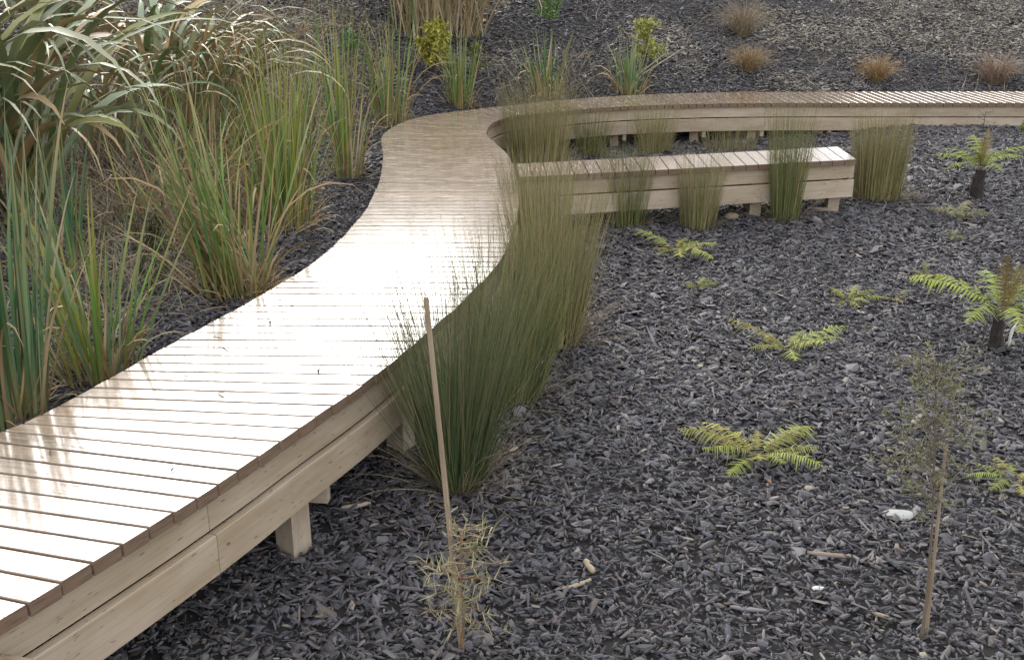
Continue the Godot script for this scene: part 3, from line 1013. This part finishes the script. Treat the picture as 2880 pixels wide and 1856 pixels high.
	shrub(Vector4(1.96, -15.59, 0.78, 0.31), "shrub", "upright yellow-green shrub behind the bulrush with bare stalks", "shrub", Color(0.34, 0.34, 0.10), {"twigs": 46, "leaves": 34, "size": 0.055, "wide": 0.4})
	shrub(Vector4(-2.14, -13.98, 0.52, 0.26), "shrub", "green shrub among the bulrushes behind the boardwalk's left bulge", "shrub", Color(0.08, 0.17, 0.05), {"twigs": 24, "leaves": 22, "size": 0.05})
	shrub(Vector4(6.12, -12.29, 0.23, 0.11), "shrub", "small green shrub cut by the right edge before the far boardwalk", "shrub", Color(0.17, 0.21, 0.04), {"twigs": 20, "leaves": 22, "size": 0.05})
	shrub(Vector4(-3.11, -7.23, 0.22, 0.12), "shrub", "mossy yellow-green bush between the left bulrushes", "shrub", Color(0.20, 0.20, 0.05), {"twigs": 22, "leaves": 26, "size": 0.03, "clear": 0.05})
	shrub(Vector4(-2.59, -5.68, 0.16, 0.09), "shrub", "round yellow-green bush left of the wide bulrush fan", "shrub", Color(0.20, 0.22, 0.05), {"twigs": 22, "leaves": 28, "size": 0.03, "clear": 0.05})
	shrub(Vector4(-2.23, -6.18, 0.52, 0.19), "shrub", "dark green leafy bush behind the wide bulrush fan", "shrub", Color(0.07, 0.085, 0.03), {"twigs": 40, "leaves": 30, "size": 0.035, "clear": 0.05})
	shrub(Vector4(-3.87, -9.84, 0.22, 0.20), "shrub", "low yellow-green bush beside the white rag", "shrub", Color(0.19, 0.20, 0.05), {"twigs": 24, "leaves": 24, "size": 0.04, "clear": 0.05})

	shrub(Vector4(-0.17, -3.02, 0.56, 0.19), "sapling", "scruffy pale sapling at the foot of the leaning stake", "sapling", Color(0.25, 0.23, 0.12), {"twigs": 46, "leaves": 9, "size": 0.05, "wide": 0.10, "clear": 0.30, "low": -0.5, "loose": 0.02, "thick": 0.006, "bark": Color(0.20, 0.11, 0.06)})
	shrub(Vector4(1.48, -3.10, 1.14, 0.27), "sapling", "tall thin sapling with sparse grey-olive leaves on the right", "sapling", Color(0.15, 0.15, 0.07), {"twigs": 110, "leaves": 14, "size": 0.024, "wide": 0.22, "clear": 0.5, "low": -0.3, "loose": 0.02, "thick": 0.006, "lean": Vector2(-0.05, -0.1), "bark": Color(0.13, 0.10, 0.07)})
	shrub(Vector4(5.73, -12.61, 0.31, 0.17), "sapling", "bare little sapling in front of the far boardwalk fascia", "sapling", Color(0.06, 0.05, 0.04), {"twigs": 12, "leaves": 2, "size": 0.02, "thick": 0.006, "bark": Color(0.04, 0.035, 0.035)})

func build_loose() -> void:
	var base: Vector2 = Vector2(-0.17, -3.05)
	stake(base, on(base) + Vector3(-0.10, 1.30, -0.03), 0.017, "tall leaning wooden stake in front of the nearest rush fan")
	var b2: Vector2 = Vector2(1.50, -3.12)
	stake(b2, on(b2) + Vector3(-0.02, 0.75, -0.05), 0.012, "thin stake tied beside the tall thin sapling")
	stick(Vector2(0.31, -3.55), 0.085, 0.013, 1.3, Color(0.36, 0.28, 0.19), "thick pale wood chip standing out of the bark, centre foreground")
	stick(Vector2(0.25, -3.43), 0.13, 0.009, -0.5, Color(0.33, 0.26, 0.18), "slim pale stick just below the thick pale chip")
	stick(Vector2(1.29, -3.63), 0.17, 0.010, 0.18, Color(0.25, 0.19, 0.15), "longest brown stick in the right foreground bark")
	stick(Vector2(0.88, -3.26), 0.13, 0.008, 0.2, Color(0.20, 0.18, 0.18), "grey stick near the bottom, left of the white chip")
	stick(Vector2(1.18, -3.40), 0.045, 0.008, 0.05, Color(0.70, 0.68, 0.62), "white chip in the right foreground bark")
	stick(Vector2(1.37, -3.22), 0.09, 0.008, 0.7, Color(0.27, 0.22, 0.15), "tan stick left of the tall thin sapling's foot")
	stick(Vector2(-0.69, -4.00), 0.13, 0.012, -0.35, Color(0.33, 0.27, 0.20), "pale bark strip beside the nearest boardwalk post")
	stick(Vector2(1.19, -4.26), 0.05, 0.006, 1.3, Color(0.36, 0.17, 0.09), "little reddish stick below the largest bright fern")
	stick(Vector2(2.83, -9.22), 0.25, 0.022, 0.4, Color(0.26, 0.20, 0.16), "pale root lying under the free end of the side deck")
	stick(Vector2(-1.92, -8.12), 0.3, 0.012, 2.6, Color(0.36, 0.31, 0.24), "pale dead stalk at the foot of the bright green bulrush", {"curve": 0.15})
	stone(Vector2(1.69, -3.96), Vector3(0.075, 0.016, 0.045), Color(0.34, 0.34, 0.31), "flat pale stone beside the tall thin sapling's stem")
	stone(Vector2(1.36, -4.19), Vector3(0.022, 0.014, 0.02), Color(0.30, 0.25, 0.18), "rounded tan stone below the largest fern's pale frond")
	stone(Vector2(1.95, -8.93), Vector3(0.07, 0.04, 0.05), Color(0.20, 0.16, 0.11), "brown clod under the middle of the side deck", "clod")
	for k in 16:
		var u := rr(2.6, 8.4)
		var q := at_edge(u, false).lerp(at_edge(u, true), rr(0.08, 0.92))
		begin()
		var c := tone(Color(0.07, 0.05, 0.035), 0.4)
		leaf(Vector3.ZERO, rr(0, TAU), 1.35, rr(0.02, 0.055), rr(0.006, 0.014), rr(-0.3, 0.5), c, c, c, 4, 0.3, 1, rr(-0.3, 0.3), rr(-0.8, 0.8))
		var scrap := put("leaf_scrap", finish(), mats.leaf)
		scrap.position = v3(q, DECK + 0.004)
		tag(scrap, "tiny dark leaf scrap lying on the pale near deck boards", "leaf", "leaf scraps on the deck")
	# white curved strip by the tree fern and white rag in the grass
	var p: Vector2 = Vector2(3.09, -5.99)
	begin()
	leaf(Vector3(0, 0.0, 0), 2.4, 0.05, 0.20, 0.022, -1.0, Color(0.62, 0.62, 0.58), Color(0.75, 0.75, 0.72), Color(0.78, 0.78, 0.75), 10, 0.5, 1, 0.2, 0.6)
	var o := put("curved_strip", finish(), mats.leaf)
	o.position = on(p, 0.01)
	tag(o, "white curved dead leaf strip beside the wide tree fern's trunk", "dead leaf")
	p = Vector2(-3.75, -9.65)
	begin()
	for j in 6:
		for i in 5:
			V.append(Vector3(i * 0.026 + j * 0.016, 0.2 + 0.018 * sin(i * 1.7 + j * 0.9) - j * 0.02, j * 0.03 - 0.06))
	for j in 5:
		for i in 4:
			quad(j * 5 + i, j * 5 + i + 1, j * 5 + i + 6, j * 5 + i + 5)
	o = put("rag", finish(), mats.rag)
	o.position = on(p, 0.02)
	tag(o, "crumpled white rag caught in the dry grass", "rag")
